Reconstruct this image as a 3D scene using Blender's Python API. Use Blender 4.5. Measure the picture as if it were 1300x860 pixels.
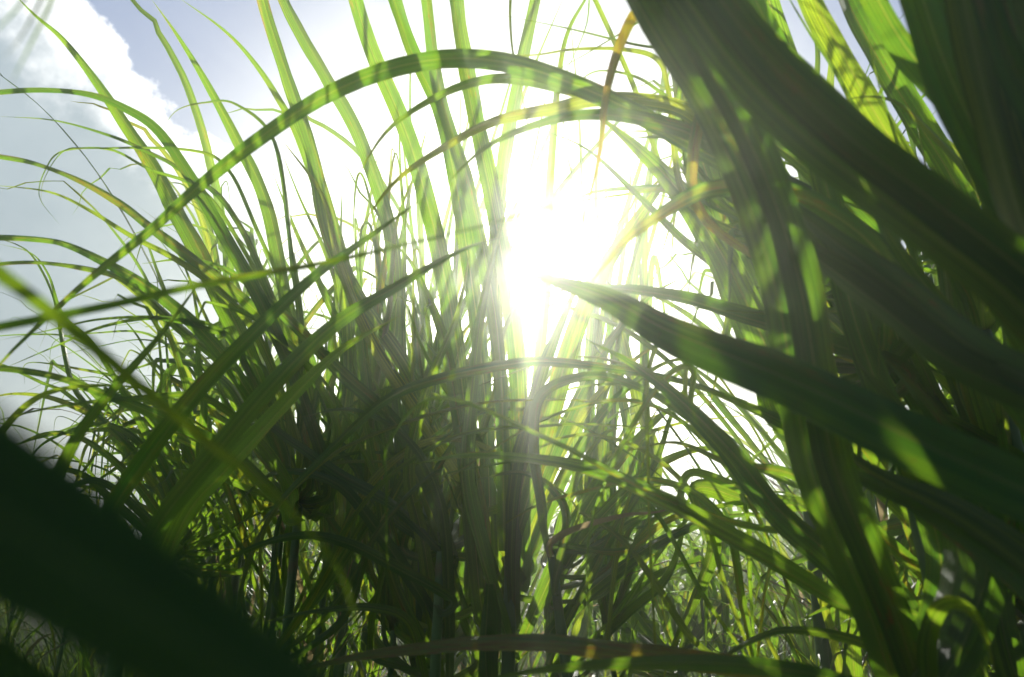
import bpy, math, random
import numpy as np
from mathutils import Vector, Matrix, noise

for o in list(bpy.data.objects):
    bpy.data.objects.remove(o)
sc = bpy.context.scene
C = sc.collection
R = math.radians

# ------------------------------------------------------------------ camera
LENS, PITCH, CAMZ = 25.0, 17.0, 1.10
PW, PH = 1300.0, 860.0
F = PW * LENS / 36.0
cam_d = bpy.data.cameras.new('camera')
cam = bpy.data.objects.new('camera', cam_d)
C.objects.link(cam)
cam.location = (0, 0, CAMZ)
cam.rotation_euler = (R(90 + PITCH), 0, 0)
cam_d.lens = LENS
cam_d.sensor_width = 36.0
cam_d.clip_start = 0.02
cam_d.clip_end = 2000
cam_d.dof.use_dof = True
cam_d.dof.focus_distance = 2.4
cam_d.dof.aperture_fstop = 3.4
cam_d.dof.aperture_blades = 9
sc.camera = cam
CP = Vector((0, 0, CAMZ))
_cp, _sp = math.cos(R(PITCH)), math.sin(R(PITCH))


def ray(x, y):
    a, b = (x - PW / 2) / F, (PH / 2 - y) / F
    return Vector((a, _cp - b * _sp, _sp + b * _cp))


def at(x, y, d):
    """point d metres in front of the camera plane seen at photo pixel x, y"""
    return CP + ray(x, y) * d


# ------------------------------------------------------------------ light
SUN = ray(667, 326).normalized()
elev = math.asin(SUN.z)
azim = math.atan2(SUN.x, SUN.y)
ld = bpy.data.lights.new('sun', 'SUN')
ld.energy = 5.0
ld.angle = R(0.6)
ld.color = (1.0, 0.965, 0.88)
lo = bpy.data.objects.new('sun', ld)
C.objects.link(lo)
lo.rotation_euler = (-SUN).to_track_quat('-Z', 'Y').to_euler()

sc.view_settings.view_transform = 'Standard'
sc.view_settings.look = 'None'
sc.view_settings.gamma = 1
sc.view_settings.exposure = 0.84
sc.render.engine = 'CYCLES'
cy = sc.cycles
cy.use_denoising = True
try:
    cy.denoiser = 'OPENIMAGEDENOISE'
    cy.denoising_input_passes = 'RGB_ALBEDO_NORMAL'
except Exception:
    pass
cy.max_bounces = 7
cy.diffuse_bounces = 3
cy.glossy_bounces = 2
cy.transmission_bounces = 5
cy.transparent_max_bounces = 4
cy.volume_bounces = 0
cy.sample_clamp_indirect = 6
cy.sample_clamp_direct = 0
cy.caustics_reflective = False
cy.caustics_refractive = False


class NT:
    """small helper round a node tree"""
    def __init__(s, tree):
        s.t = tree
        s.t.nodes.clear()

    def n(s, typ, **kw):
        nd = s.t.nodes.new(typ)
        for k, v in kw.items():
            setattr(nd, k, v)
        return nd

    def l(s, a, b):
        s.t.links.new(a, b)

    def put(s, sock, v):
        if isinstance(v, (int, float)):
            sock.default_value = v
        elif isinstance(v, (tuple, list)):
            sock.default_value = v
        else:
            s.l(v, sock)

    def m(s, op, a, b=None, c=None, clamp=False):
        nd = s.n('ShaderNodeMath', operation=op)
        nd.use_clamp = clamp
        s.put(nd.inputs[0], a)
        if b is not None:
            s.put(nd.inputs[1], b)
        if c is not None:
            s.put(nd.inputs[2], c)
        return nd.outputs[0]

    def smooth(s, v, a, b, lo=0.0, hi=1.0):
        nd = s.n('ShaderNodeMapRange', interpolation_type='SMOOTHSTEP')
        s.put(nd.inputs[0], v)
        nd.inputs[1].default_value = a
        nd.inputs[2].default_value = b
        nd.inputs[3].default_value = lo
        nd.inputs[4].default_value = hi
        return nd.outputs[0]

    def mix(s, f, a, b, blend='MIX'):
        nd = s.n('ShaderNodeMix', data_type='RGBA', blend_type=blend)
        s.put(nd.inputs[0], f)
        for sock, v in ((nd.inputs[6], a), (nd.inputs[7], b)):
            if isinstance(v, (tuple, list)) and len(v) == 3:
                v = (*v, 1.0)
            s.put(sock, v)
        return nd.outputs[2]

    def xyz(s, x, y, z=0.0):
        nd = s.n('ShaderNodeCombineXYZ')
        s.put(nd.inputs[0], x); s.put(nd.inputs[1], y); s.put(nd.inputs[2], z)
        return nd.outputs[0]

    def noise(s, vec, scale=1.0, detail=2.0, rough=0.5):
        nd = s.n('ShaderNodeTexNoise')
        s.l(vec, nd.inputs['Vector'])
        nd.inputs['Scale'].default_value = scale
        nd.inputs['Detail'].default_value = detail
        nd.inputs['Roughness'].default_value = rough
        return nd.outputs[0]


# ------------------------------------------------------------------ world: hazy sky, sunlit clouds round the sun
w = bpy.data.worlds.new('World')
sc.world = w
w.use_nodes = True
g = NT(w.node_tree)
out = g.n('ShaderNodeOutputWorld')
bg = g.n('ShaderNodeBackground')
g.l(bg.outputs[0], out.inputs[0])
sky = g.n('ShaderNodeTexSky', sky_type='NISHITA')
sky.sun_disc = False
sky.sun_elevation = elev
sky.sun_rotation = azim
sky.dust_density = 2.2
sky.air_density = 1.1
tc = g.n('ShaderNodeTexCoord')
sep = g.n('ShaderNodeSeparateXYZ')
g.l(tc.outputs['Generated'], sep.inputs[0])
vx, vy, vz = sep.outputs[0], sep.outputs[1], sep.outputs[2]
az = g.m('ARCTAN2', vx, vy)
el = g.m('ARCSINE', vz)
dt = g.n('ShaderNodeVectorMath', operation='DOT_PRODUCT')
g.l(tc.outputs['Generated'], dt.inputs[0])
dt.inputs[1].default_value = SUN
ang = g.m('ARCCOSINE', g.m('MINIMUM', dt.outputs['Value'], 0.999999))
# cumulus bank: boundary line in azimuth / elevation, broken up by noise


def azel(x, y):
    d = ray(x, y).normalized()
    return math.atan2(d.x, d.y), math.asin(d.z)


a0, e0 = azel(95, 0)
a1, e1 = azel(300, 185)
dx_, dy_ = a1 - a0, e1 - e0
ln = math.hypot(dx_, dy_)
nx_, ny_ = dy_ / ln, -dx_ / ln      # normal pointing down-left
if nx_ * (azel(20, 300)[0] - a0) + ny_ * (azel(20, 300)[1] - e0) < 0:
    nx_, ny_ = -nx_, -ny_
side = g.m('ADD', g.m('MULTIPLY', g.m('SUBTRACT', az, a0), nx_),
           g.m('MULTIPLY', g.m('SUBTRACT', el, e0), ny_))
nvec = g.xyz(az, g.m('MULTIPLY', el, 1.15), 0.0)
n1 = g.noise(nvec, 7.0, 6.0, 0.58)
n2 = g.noise(nvec, 3.0, 5.0, 0.55)
edge = g.m('ADD', side, g.m('MULTIPLY', g.m('SUBTRACT', n1, 0.5), 0.22))
cm = g.smooth(edge, -0.004, 0.012)
rim = g.smooth(g.m('ADD', edge, g.m('MULTIPLY', g.m('SUBTRACT', g.noise(nvec, 16.0, 5.0, 0.6), 0.5), 0.14)), 0.0, 0.12, 1.0, 0.0)
body = g.mix(g.smooth(n2, 0.35, 0.7), (0.20, 0.28, 0.36), (0.34, 0.42, 0.49))
ccol = g.mix(rim, body, (1.35, 1.35, 1.36))
# thin bright veil of cloud all round the sun and low on the right
veil = g.m('MULTIPLY', g.smooth(ang, 0.14, 0.50, 1.0, 0.0), g.smooth(n2, 0.2, 0.75, 0.75, 1.0))
skyv = g.n('ShaderNodeVectorMath', operation='SCALE')
g.l(sky.outputs[0], skyv.inputs[0])
skyv.inputs['Scale'].default_value = 0.075
hor = g.mix(g.smooth(ang, 0.6, 1.5), (0.22, 0.32, 0.60), (0.05, 0.09, 0.19))
blue = g.mix(0.55, skyv.outputs[0], hor)
base = g.mix(cm, blue, ccol)
base = g.mix(g.smooth(ang, 0.8, 1.9, 0.0, 0.4), base, (0.0, 0.0, 0.0))
base = g.mix(g.m('MULTIPLY', veil, 0.92), base, (0.98, 0.98, 0.97))
glow = g.m('MULTIPLY', g.m('POWER', 2.718, g.m('MULTIPLY', ang, -9.0)), 0.5)
core = g.smooth(ang, 0.008, 0.022, 150.0, 0.0)
addc = g.xyz(g.m('ADD', glow, core), g.m('ADD', g.m('MULTIPLY', glow, 0.96), core),
             g.m('ADD', g.m('MULTIPLY', glow, 0.86), g.m('MULTIPLY', core, 0.9)))
fin = g.n('ShaderNodeVectorMath', operation='ADD')
g.l(base, fin.inputs[0])
g.l(addc, fin.inputs[1])
g.l(fin.outputs[0], bg.inputs['Color'])
bg.inputs['Strength'].default_value = 0.68
w.cycles.sampling_method = 'MANUAL'
w.cycles.sample_map_resolution = 1024


# ------------------------------------------------------------------ materials
def leaf_material(name, dead=0.0, rust=0.0, lush=1.0, dark=1.0, thin=0.62, tk=1.25, spec=0.45):
    """long grass blade: lighter midrib, parallel veins, rust flecks, dry margins and tip"""
    mt = bpy.data.materials.new(name)
    mt.use_nodes = True
    g = NT(mt.node_tree)
    out = g.n('ShaderNodeOutputMaterial')
    uv = g.n('ShaderNodeUVMap', uv_map='UVMap')
    s1 = g.n('ShaderNodeSeparateXYZ')
    g.l(uv.outputs[0], s1.inputs[0])
    u, v = s1.outputs[0], s1.outputs[1]
    uv2 = g.n('ShaderNodeUVMap', uv_map='Along')
    s2 = g.n('ShaderNodeSeparateXYZ')
    g.l(uv2.outputs[0], s2.inputs[0])
    t, seed0 = s2.outputs[0], s2.outputs[1]
    oi = g.n('ShaderNodeObjectInfo')
    seed = g.m('FRACT', g.m('ADD', seed0, oi.outputs['Random']))
    off = g.m('MULTIPLY', seed, 37.0)
    a = g.m('ABSOLUTE', g.m('SUBTRACT', u, 0.5))            # 0 at midrib, 0.5 at margin
    veins = g.noise(g.xyz(g.m('MULTIPLY', u, 26.0), g.m('MULTIPLY', v, 0.9), off), 1.0, 3.0, 0.65)
    broad = g.noise(g.xyz(g.m('MULTIPLY', u, 2.0), g.m('MULTIPLY', v, 5.0), off), 1.0, 3.0, 0.6)
    green = g.mix(seed, (0.018, 0.082, 0.022), (0.045, 0.125, 0.018))
    green = g.mix(g.smooth(broad, 0.35, 0.75), green, (0.060, 0.135, 0.018))
    yel = g.mix(g.smooth(seed, 0.8, 1.0, 0.0, 0.4), green, (0.15, 0.16, 0.03))
    col = g.mix(g.smooth(veins, 0.36, 0.62, 0.0, 0.85), yel, (0.022, 0.062, 0.014))
    midrib = g.smooth(a, 0.012, 0.036, 1.0, 0.0)
    fine = g.noise(g.xyz(g.m('MULTIPLY', u, 75.0), g.m('MULTIPLY', v, 0.6), off), 1.0, 2.0, 0.6)
    col = g.mix(g.m('MULTIPLY', midrib, 0.5), col, (0.15, 0.21, 0.09))
    # rust flecks: short dashes along the veins
    sp = g.noise(g.xyz(g.m('MULTIPLY', u, 15.0), g.m('MULTIPLY', v, 30.0), off), 1.0, 4.0, 0.7)
    patch = g.noise(g.xyz(g.m('MULTIPLY', u, 1.2), g.m('MULTIPLY', v, 3.2), g.m('ADD', off, 5.0)), 1.0, 2.0, 0.5)
    rm = g.m('MULTIPLY', g.smooth(sp, 0.56 - 0.06 * rust, 0.66), g.smooth(patch, 0.60 - 0.16 * rust, 0.70 - 0.10 * rust))
    col = g.mix(rm, col, (0.15, 0.055, 0.015))
    halo = g.m('MULTIPLY', g.smooth(patch, 0.56 - 0.14 * rust, 0.74), 0.12 + 0.25 * rust)
    col = g.mix(halo, col, (0.14, 0.14, 0.025))
    # dust and small dark specks
    fl = g.noise(g.xyz(g.m('MULTIPLY', u, 22.0), g.m('MULTIPLY', v, 160.0), off), 1.0, 2.0, 0.5)
    col = g.mix(g.smooth(fl, 0.66, 0.70, 0.0, 0.75), col, (0.05, 0.035, 0.018))
    du = g.noise(g.xyz(g.m('MULTIPLY', u, 5.0), g.m('MULTIPLY', v, 14.0), g.m('ADD', off, 3.0)), 1.0, 5.0, 0.7)
    col = g.mix(g.smooth(du, 0.5, 0.8, 0.0, 0.3), col, (0.07, 0.12, 0.05))
    # dry margin and tip
    dn = g.noise(g.xyz(g.m('MULTIPLY', u, 3.0), g.m('MULTIPLY', v, 9.0), g.m('ADD', off, 9.0)), 1.0, 3.0, 0.6)
    dry = g.m('ADD', g.m('ADD', g.m('MULTIPLY', t, 0.62 + dead), g.m('MULTIPLY', a, 0.32)), g.m('MULTIPLY', dn, 0.55))
    dry = g.smooth(dry, 0.98 - 0.55 * dead, 1.16 - 0.5 * dead)
    tan = g.mix(dn, (0.13, 0.08, 0.035), (0.19, 0.15, 0.075))
    col = g.mix(dry, col, tan)
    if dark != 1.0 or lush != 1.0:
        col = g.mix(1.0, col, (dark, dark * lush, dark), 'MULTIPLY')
    # light passing through the blade is yellower and brighter than light off it
    tr = g.mix(1.0, col, (6.0 * tk, 3.95 * tk, 0.75 * tk), 'MULTIPLY')
    tr = g.mix(g.smooth(fine, 0.38, 0.62, 0.55, 0.0), tr, (0.04, 0.09, 0.01))
    tr = g.mix(g.m('MULTIPLY', midrib, 0.45), tr, (0.10, 0.13, 0.04))
    tr = g.mix(g.m('MULTIPLY', rm, 0.8), tr, (0.26, 0.11, 0.02))
    tr = g.mix(dry, tr, (0.26, 0.20, 0.10))
    pb = g.n('ShaderNodeBsdfPrincipled')
    g.l(col, pb.inputs['Base Color'])
    g.put(pb.inputs['Roughness'], g.smooth(veins, 0.3, 0.7, 0.34, 0.52))
    pb.inputs['Specular IOR Level'].default_value = spec
    bump = g.n('ShaderNodeBump')
    bump.inputs['Strength'].default_value = 0.35
    bump.inputs['Distance'].default_value = 0.002
    g.l(g.m('ADD', veins, g.m('MULTIPLY', midrib, 1.4)), bump.inputs['Height'])
    g.l(bump.outputs[0], pb.inputs['Normal'])
    tl = g.n('ShaderNodeBsdfTranslucent')
    g.l(tr, tl.inputs['Color'])
    mx = g.n('ShaderNodeMixShader')
    mx.inputs[0].default_value = thin
    g.l(pb.outputs[0], mx.inputs[1])
    g.l(tl.outputs[0], mx.inputs[2])
    g.l(mx.outputs[0], out.inputs[0])
    return mt


M_leaf = leaf_material('leaf_green')
M_rust = leaf_material('leaf_rusty', rust=0.65)
M_dark = leaf_material('leaf_dark', rust=0.1, dark=0.85, lush=1.12, thin=0.5, tk=1.05)  # green leaf with shade put into its colour; also mixed in among the arches
M_blotch = leaf_material('leaf_blotched', rust=1.9, thin=0.55)
M_close_shaded = leaf_material('leaf_close_shaded', rust=0.1, dark=0.6, lush=1.3, thin=0.15, tk=0.6, spec=0.25)  # darkest copy: the shade on the near blurred blades is in its colour
M_shaded = leaf_material('leaf_shaded', rust=0.25, dark=0.85, lush=1.15, thin=0.42, tk=1.1, spec=0.3)  # green leaf darkened and less translucent, so the right-hand blades look shaded
M_dry = leaf_material('leaf_dry', dead=0.75, rust=0.8)


def stem_material(name, c1, c2):
    mt = bpy.data.materials.new(name)
    mt.use_nodes = True
    g = NT(mt.node_tree)
    out = g.n('ShaderNodeOutputMaterial')
    tc = g.n('ShaderNodeTexCoord')
    mp = g.n('ShaderNodeMapping')
    mp.inputs['Scale'].default_value = (40, 40, 3)
    g.l(tc.outputs['Object'], mp.inputs[0])
    n = g.noise(mp.outputs[0], 1.0, 4.0, 0.6)
    mp2 = g.n('ShaderNodeMapping')
    mp2.inputs['Scale'].default_value = (5, 5, 8)
    g.l(tc.outputs['Object'], mp2.inputs[0])
    n2 = g.noise(mp2.outputs[0], 1.0, 3.0, 0.6)
    col = g.mix(g.smooth(n, 0.3, 0.7), c1, c2)
    col = g.mix(g.smooth(n2, 0.55, 0.75, 0.0, 0.7), col, (0.20, 0.13, 0.06))
    pb = g.n('ShaderNodeBsdfPrincipled')
    g.l(col, pb.inputs['Base Color'])
    pb.inputs['Roughness'].default_value = 0.45
    bp = g.n('ShaderNodeBump')
    bp.inputs['Strength'].default_value = 0.4
    bp.inputs['Distance'].default_value = 0.002
    g.l(n, bp.inputs['Height'])
    g.l(bp.outputs[0], pb.inputs['Normal'])
    g.l(pb.outputs[0], out.inputs[0])
    return mt


M_stem = stem_material('cane_stem', (0.05, 0.15, 0.035), (0.09, 0.20, 0.05))
M_sheath = stem_material('cane_sheath', (0.07, 0.13, 0.07), (0.12, 0.17, 0.09))


# ------------------------------------------------------------------ geometry helpers
def catmull(pts, n):
    """n+1 samples through pts (tuples of equal length)"""
    p = [np.array(q, float) for q in pts]
    p = [2 * p[0] - p[1]] + p + [2 * p[-1] - p[-2]]
    segs = len(p) - 3
    res = []
    for i in range(n + 1):
        s = i / n * segs
        k = min(int(s), segs - 1)
        f = s - k
        a, b, c, d = p[k], p[k + 1], p[k + 2], p[k + 3]
        res.append(0.5 * (2 * b + (c - a) * f + (2 * a - 5 * b + 4 * c - d) * f * f + (3 * b - a - 3 * c + d) * f ** 3))
    return res


US = (-1.0, -0.52, -0.06, 0.06, 0.52, 1.0)


class Strip:
    """collects blades into one mesh"""
    def __init__(s):
        s.v, s.f, s.uv, s.al = [], [], [], []

    def blade(s, P, W, S, seed, fold=0.25, ripple=0.0, rs=0.0):
        n = len(P)
        b = len(s.v)
        L = 0.0
        nu = len(US)
        tot = sum((P[i + 1] - P[i]).length for i in range(n - 1)) or 1.0
        for i in range(n):
            T = (P[min(i + 1, n - 1)] - P[max(i - 1, 0)])
            T = T.normalized() if T.length > 1e-9 else Vector((0, 0, 1))
            side = S[i] - T * S[i].dot(T)
            side = side.normalized() if side.length > 1e-6 else T.orthogonal().normalized()
            N = side.cross(T)
            if i:
                L += (P[i] - P[i - 1]).length
            hw = W[i] / 2
            for u in US:
                r1 = math.sin(L * 23 + rs) * 0.6 + math.sin(L * 51 + rs * 2.3) * 0.4
                r2 = math.sin(L * 27 + rs * 1.7 + 2) * 0.6 + math.sin(L * 47 + rs) * 0.4
                rip = (r1 if u > 0 else r2) * ripple * abs(u) ** 2
                off = N * (hw * (fold * abs(u) + rip))
                s.v.append(P[i] + side * (u * hw * math.cos(min(fold, 1.2) * 0.7)) + off)
                s.uv.append((u * 0.5 + 0.5, L))
                s.al.append((L / tot, seed))
        for i in range(n - 1):
            for k in range(nu - 1):
                a = b + i * nu + k
                s.f.append((a, a + 1, a + nu + 1, a + nu))

    def mesh(s, name, mat, origin=None):
        me = bpy.data.meshes.new(name)
        o = origin or Vector((0, 0, 0))
        me.from_pydata([tuple(q - o) for q in s.v], [], s.f)
        l1 = me.uv_layers.new(name='UVMap')
        l2 = me.uv_layers.new(name='Along')
        idx = np.empty(len(me.loops), np.int32)
        me.loops.foreach_get('vertex_index', idx)
        l1.data.foreach_set('uv', np.array(s.uv, np.float32)[idx].ravel())
        l2.data.foreach_set('uv', np.array(s.al, np.float32)[idx].ravel())
        me.polygons.foreach_set('use_smooth', [True] * len(me.polygons))
        me.materials.append(mat)
        me.update()
        return me


def link(name, data, parent=None, loc=None):
    o = bpy.data.objects.new(name, data)
    C.objects.link(o)
    if parent:
        o.parent = parent
    if loc is not None:
        o.location = loc
    return o


def thing(name, loc, label, cat, group=None, rz=0.0):
    o = link(name, None, None, loc)
    o.empty_display_size = 0.1
    o.rotation_euler = (0, 0, rz)
    o['label'] = label
    o['category'] = cat
    if group:
        o['group'] = group
    return o


def tube_mesh(name, P, Rr, mat, sides=9, origin=None, nodes=0.0, ridge=0.14):
    """tapering cane with swollen node rings every nodes metres"""
    v, f = [], []
    o = origin or Vector((0, 0, 0))
    pts, rad = [], []
    Q = [Vector(q) for q in catmull([tuple(p) for p in P], 60)]
    for i, q in enumerate(Q):
        t = i / 60
        k = t * (len(Rr) - 1)
        j = min(int(k), len(Rr) - 2)
        r = Rr[j] + (Rr[j + 1] - Rr[j]) * (k - j)
        pts.append(q)
        rad.append(r)
    L = 0
    for i, q in enumerate(pts):
        if i:
            L += (q - pts[i - 1]).length
        T = (pts[min(i + 1, 60)] - pts[max(i - 1, 0)]).normalized()
        A = T.cross(Vector((0.3, 1, 0.1))).normalized()
        B = T.cross(A)
        r = rad[i]
        if nodes:
            ph = (L / nodes) % 1.0
            r *= 1 + ridge * math.exp(-((ph - 0.5) / 0.06) ** 2)
        for k in range(sides):
            an = 2 * math.pi * k / sides
            v.append(q + A * (r * math.cos(an)) + B * (r * math.sin(an)) - o)
    for i in range(60):
        for k in range(sides):
            a = i * sides + k
            b = i * sides + (k + 1) % sides
            f.append((a, b, b + sides, a + sides))
    f.append(tuple(range(sides - 1, -1, -1)))
    f.append(tuple(60 * sides + k for k in range(sides)))
    me = bpy.data.meshes.new(name)
    me.from_pydata([tuple(q) for q in v], [], f)
    me.polygons.foreach_set('use_smooth', [True] * len(me.polygons))
    me.materials.append(mat)
    me.update()
    return me


# ------------------------------------------------------------------ ground
def ground():
    rnd = random.Random(5)
    n = 90
    ext = []
    for i in range(n + 1):
        q = (i / n) * 2 - 1
        ext.append(math.copysign(abs(q) ** 3.0, q) * 600)
    v, f = [], []
    for j in range(n + 1):
        for i in range(n + 1):
            x, y = ext[i], ext[j]
            d = math.hypot(x, y)
            z = noise.noise(Vector((x * 1.3, y * 1.3, 0))) * 0.05 * min(1, 12 / (d + 1)) - 0.02
            v.append((x, y, z))
    for j in range(n):
        for i in range(n):
            a = j * (n + 1) + i
            f.append((a, a + 1, a + n + 2, a + n + 1))
    me = bpy.data.meshes.new('ground')
    me.from_pydata(v, [], f)
    me.polygons.foreach_set('use_smooth', [True] * len(me.polygons))
    mt = bpy.data.materials.new('field_soil')
    mt.use_nodes = True
    g = NT(mt.node_tree)
    out = g.n('ShaderNodeOutputMaterial')
    tc = g.n('ShaderNodeTexCoord')
    n1 = g.noise(tc.outputs['Object'], 3.0, 8.0, 0.7)
    n2 = g.noise(tc.outputs['Object'], 0.6, 4.0, 0.6)
    col = g.mix(g.smooth(n1, 0.35, 0.7), (0.045, 0.032, 0.018), (0.12, 0.09, 0.045))
    col = g.mix(g.smooth(n2, 0.4, 0.65), col, (0.035, 0.07, 0.02))
    pb = g.n('ShaderNodeBsdfPrincipled')
    g.l(col, pb.inputs['Base Color'])
    pb.inputs['Roughness'].default_value = 0.9
    bp = g.n('ShaderNodeBump')
    bp.inputs['Distance'].default_value = 0.05
    g.l(n1, bp.inputs['Height'])
    g.l(bp.outputs[0], pb.inputs['Normal'])
    g.l(pb.outputs[0], out.inputs[0])
    me.materials.append(mt)
    o = link('ground', me)
    o['kind'] = 'structure'


ground()


# ------------------------------------------------------------------ traced cane plants near the camera
def profile(t, wb=0.62, peak=0.32, tip=0.0):
    if t < peak:
        s = t / peak
        return wb + (1 - wb) * (s * s * (3 - 2 * s))
    s = (t - peak) / (1 - peak)
    return max(tip, (1 - s ** 1.9) * (1 - 0.18 * s) + 0.012)


def traced_leaf(plant, stem, pts, w, d, mat=None, tilt=0.0, seed=0, prof=None, fold=0.3, ripple=0.1, attach=True, label=None, n=56, back=None):
    """pts: photo pixels from the leaf's base to its tip; w: width there in pixels; d: (distance at base, at tip) in metres"""
    if back is None:
        back = 1 if mat in (M_dark, M_shaded, M_rust) and w >= 40 else 0
    for b in range(back):  # extra blades added just behind, towards the sun, to shade this one
        k = 1.045 + 0.05 * b
        jx, jy = (9, -5) if b else (-14, 14)
        pp = [(667 + (x - 667) / k + jx, 326 + (y - 326) / k + jy) for x, y in pts]
        traced_leaf(plant, stem, pp, w * 0.96, tuple(q * k for q in d), mat, tilt + (14 if b else -10), seed + 50 + b, prof, fold, ripple, attach, None, n, 0)
    rnd = random.Random(seed * 7919 + int(pts[0][0] * 3 + pts[-1][1]))
    q = []
    m = len(pts)
    # cumulative pixel length for even depth interpolation
    cl = [0.0]
    for i in range(1, m):
        cl.append(cl[-1] + math.hypot(pts[i][0] - pts[i - 1][0], pts[i][1] - pts[i - 1][1]))
    dd = d if len(d) > 2 else (d[0], (d[0] + d[1]) / 2 - 0.0, d[1])
    for i, p in enumerate(pts):
        s = cl[i] / cl[-1]
        k = s * (len(dd) - 1)
        j = min(int(k), len(dd) - 2)
        dep = dd[j] + (dd[j + 1] - dd[j]) * (k - j)
        q.append(tuple(at(p[0], p[1], dep)))
    nat = 0
    if stem is not None and attach:
        base = Vector(q[0])
        best = min(stem, key=lambda s: (s - base).length + 0.8 * max(0, s.z - base.z))
        if (best - base).length > 0.03:
            mid = best.lerp(base, 0.55) + Vector((0, 0, -0.02))
            q = [tuple(best), tuple(mid)] + q
            nat = 2
    Q = [Vector(x) for x in catmull(q, n)]
    L = [0.0]
    for i in range(1, len(Q)):
        L.append(L[-1] + (Q[i] - Q[i - 1]).length)
    W, S = [], []
    ph = rnd.uniform(0, 6.28)
    for i, P in enumerate(Q):
        t = L[i] / L[-1]
        T = (Q[min(i + 1, n)] - Q[max(i - 1, 0)]).normalized()
        V = (P - CP)
        dep = max(0.12, V.y * _cp + V.z * _sp)
        V.normalize()
        side = T.cross(V)
        side = side.normalized() if side.length > 1e-3 else Vector((1, 0, 0))
        a = R(tilt) + 0.45 * math.sin(t * 4.2 + ph)
        side = Matrix.Rotation(a, 3, T) @ side
        pr = prof(t) if prof else profile(t)
        W.append(w * pr * min(dep, 3) / F / max(0.45, math.cos(a)))
        S.append(side)
    # width should follow a real blade: use the mean depth so that perspective stays natural
    st = Strip()
    st.blade(Q, W, S, rnd.random(), fold, ripple, rnd.uniform(0, 6))
    me = st.mesh('leaf', mat or M_leaf, plant.location)
    o = link('leaf', me, plant)
    if label:
        o['label'] = label
    return o


def plant_at(label, x, y, d, stem_px=None, r=0.014, group=None, top=None):
    """a cane whose stem top is at pixel x,y (d metres away) and which stands on the ground"""
    tp = at(x, y, d)
    base = Vector((tp.x + 0.08 * (1 if tp.x > 0 else -1), tp.y + 0.05, 0))
    p = thing('sugarcane_plant', base, label, 'sugarcane', group)
    P = [base + Vector((0, 0, -0.03)), base.lerp(tp, 0.5) + Vector((0.02, 0, 0)), tp]
    me = tube_mesh('stem', P, (r * 1.25, r, r * 0.75), M_stem, origin=base, nodes=0.13)
    link('stem', me, p)
    S = [Vector(q) for q in catmull([tuple(a) for a in P], 40)]
    return p, S


# profiles: BT blade tapering to a fine tip, BL blade whose tip stays outside the picture
def BL(t):
    return 0.8 + 0.2 * math.sin(math.pi * min(1, t * 1.15)) - 0.25 * max(0, t - 0.8)


def arches(n, seed, bx, by, ex, ey, lift, w, d):
    """n random blades from a base region to an end region, bulging upwards by lift (a fraction of their run)"""
    rnd = random.Random(seed)
    res = []
    for i in range(n):
        x0, y0 = rnd.uniform(*bx), rnd.uniform(*by)
        x1, y1 = rnd.uniform(*ex), rnd.uniform(*ey)
        run = math.hypot(x1 - x0, y1 - y0)
        k = run * rnd.uniform(*lift)
        dx = (x1 - x0)
        pts = []
        for j in range(6):
            t = j / 5
            up = k * math.sin(math.pi * t ** 0.85)
            pts.append((x0 + dx * t ** 1.15 + rnd.uniform(-5, 5), y0 + (y1 - y0) * t - up + rnd.uniform(-4, 4)))
        if rnd.random() < 0.3:
            kx, ky = pts[3]
            sg = 1 if dx > 0 else -1
            pts = pts[:4] + [(kx + sg * rnd.uniform(6, 14), ky + rnd.uniform(4, 10)), (kx + sg * rnd.uniform(12, 40), ky + rnd.uniform(60, 140))]
        elif rnd.random() < 0.5:
            pts.append((pts[-1][0] + (dx > 0 or -1) * rnd.uniform(4, 20), pts[-1][1] + rnd.uniform(15, 50)))
        ww = rnd.uniform(*w)
        if any(abs(a - 667) < ww * 0.5 + 14 and min(b, d2) - 20 < 326 < max(b, d2) + 20 for (a0_, b), (a2_, d2) in zip(pts, pts[1:])
               for a in (a0_ + (a2_ - a0_) * (326 - b) / ((d2 - b) or 1),)):
            continue
        dd = rnd.uniform(*d)
        mt = M_leaf if rnd.random() < 0.6 else (M_dark if rnd.random() < 0.6 else M_rust)
        res.append((pts, ww, (dd, dd * rnd.uniform(0.9, 1.12)), dict(tilt=rnd.uniform(-45, 45), mat=mt, back=0)))
    return res


def plant(label, stem_px, leaves, r=0.014):
    x, y, d = stem_px
    p, S = plant_at(label, x, y, d, r=r, group=G_NEAR)
    for i, lf in enumerate(leaves):
        pts, w, dd = lf[0], lf[1], lf[2]
        kw = lf[3] if len(lf) > 3 else {}
        traced_leaf(p, S, pts, w, dd, seed=i + 1, **kw)
    return p


G_NEAR = 'sugarcane plants standing close round the viewer'

# --- very near, right: broad dark blades crossing the upper right
plant('tall cane at the right edge whose huge blurred blade crosses the picture towards the sun', (1500, 760, 0.50), [
    ([(1470, 700), (1300, 622), (1150, 553), (1000, 480), (850, 420), (770, 378), (690, 352), (650, 342)], 74, (0.44, 0.62, 1.05),
     dict(mat=M_shaded, back=0, tilt=18, prof=lambda t: profile(t, 0.8, 0.25), fold=0.12, ripple=0.05)),
    ([(1480, 560), (1400, 520), (1250, 452), (1150, 375), (1050, 300), (960, 225)], 48, (0.50, 0.66, 0.95), dict(mat=M_dark, tilt=-20, fold=0.2)),
    ([(1480, 470), (1390, 430), (1300, 345), (1180, 252), (1060, 160), (960, 60), (880, -50), (800, -160)], 56, (0.55, 0.62, 0.72),
     dict(mat=M_shaded, back=1, tilt=12, prof=BL, fold=0.12)),
    ([(1460, 900), (1390, 780), (1300, 700), (1210, 640), (1120, 600), (1050, 560)], 50, (0.55, 0.75, 0.95), dict(mat=M_dark, tilt=20)),
])
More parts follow.
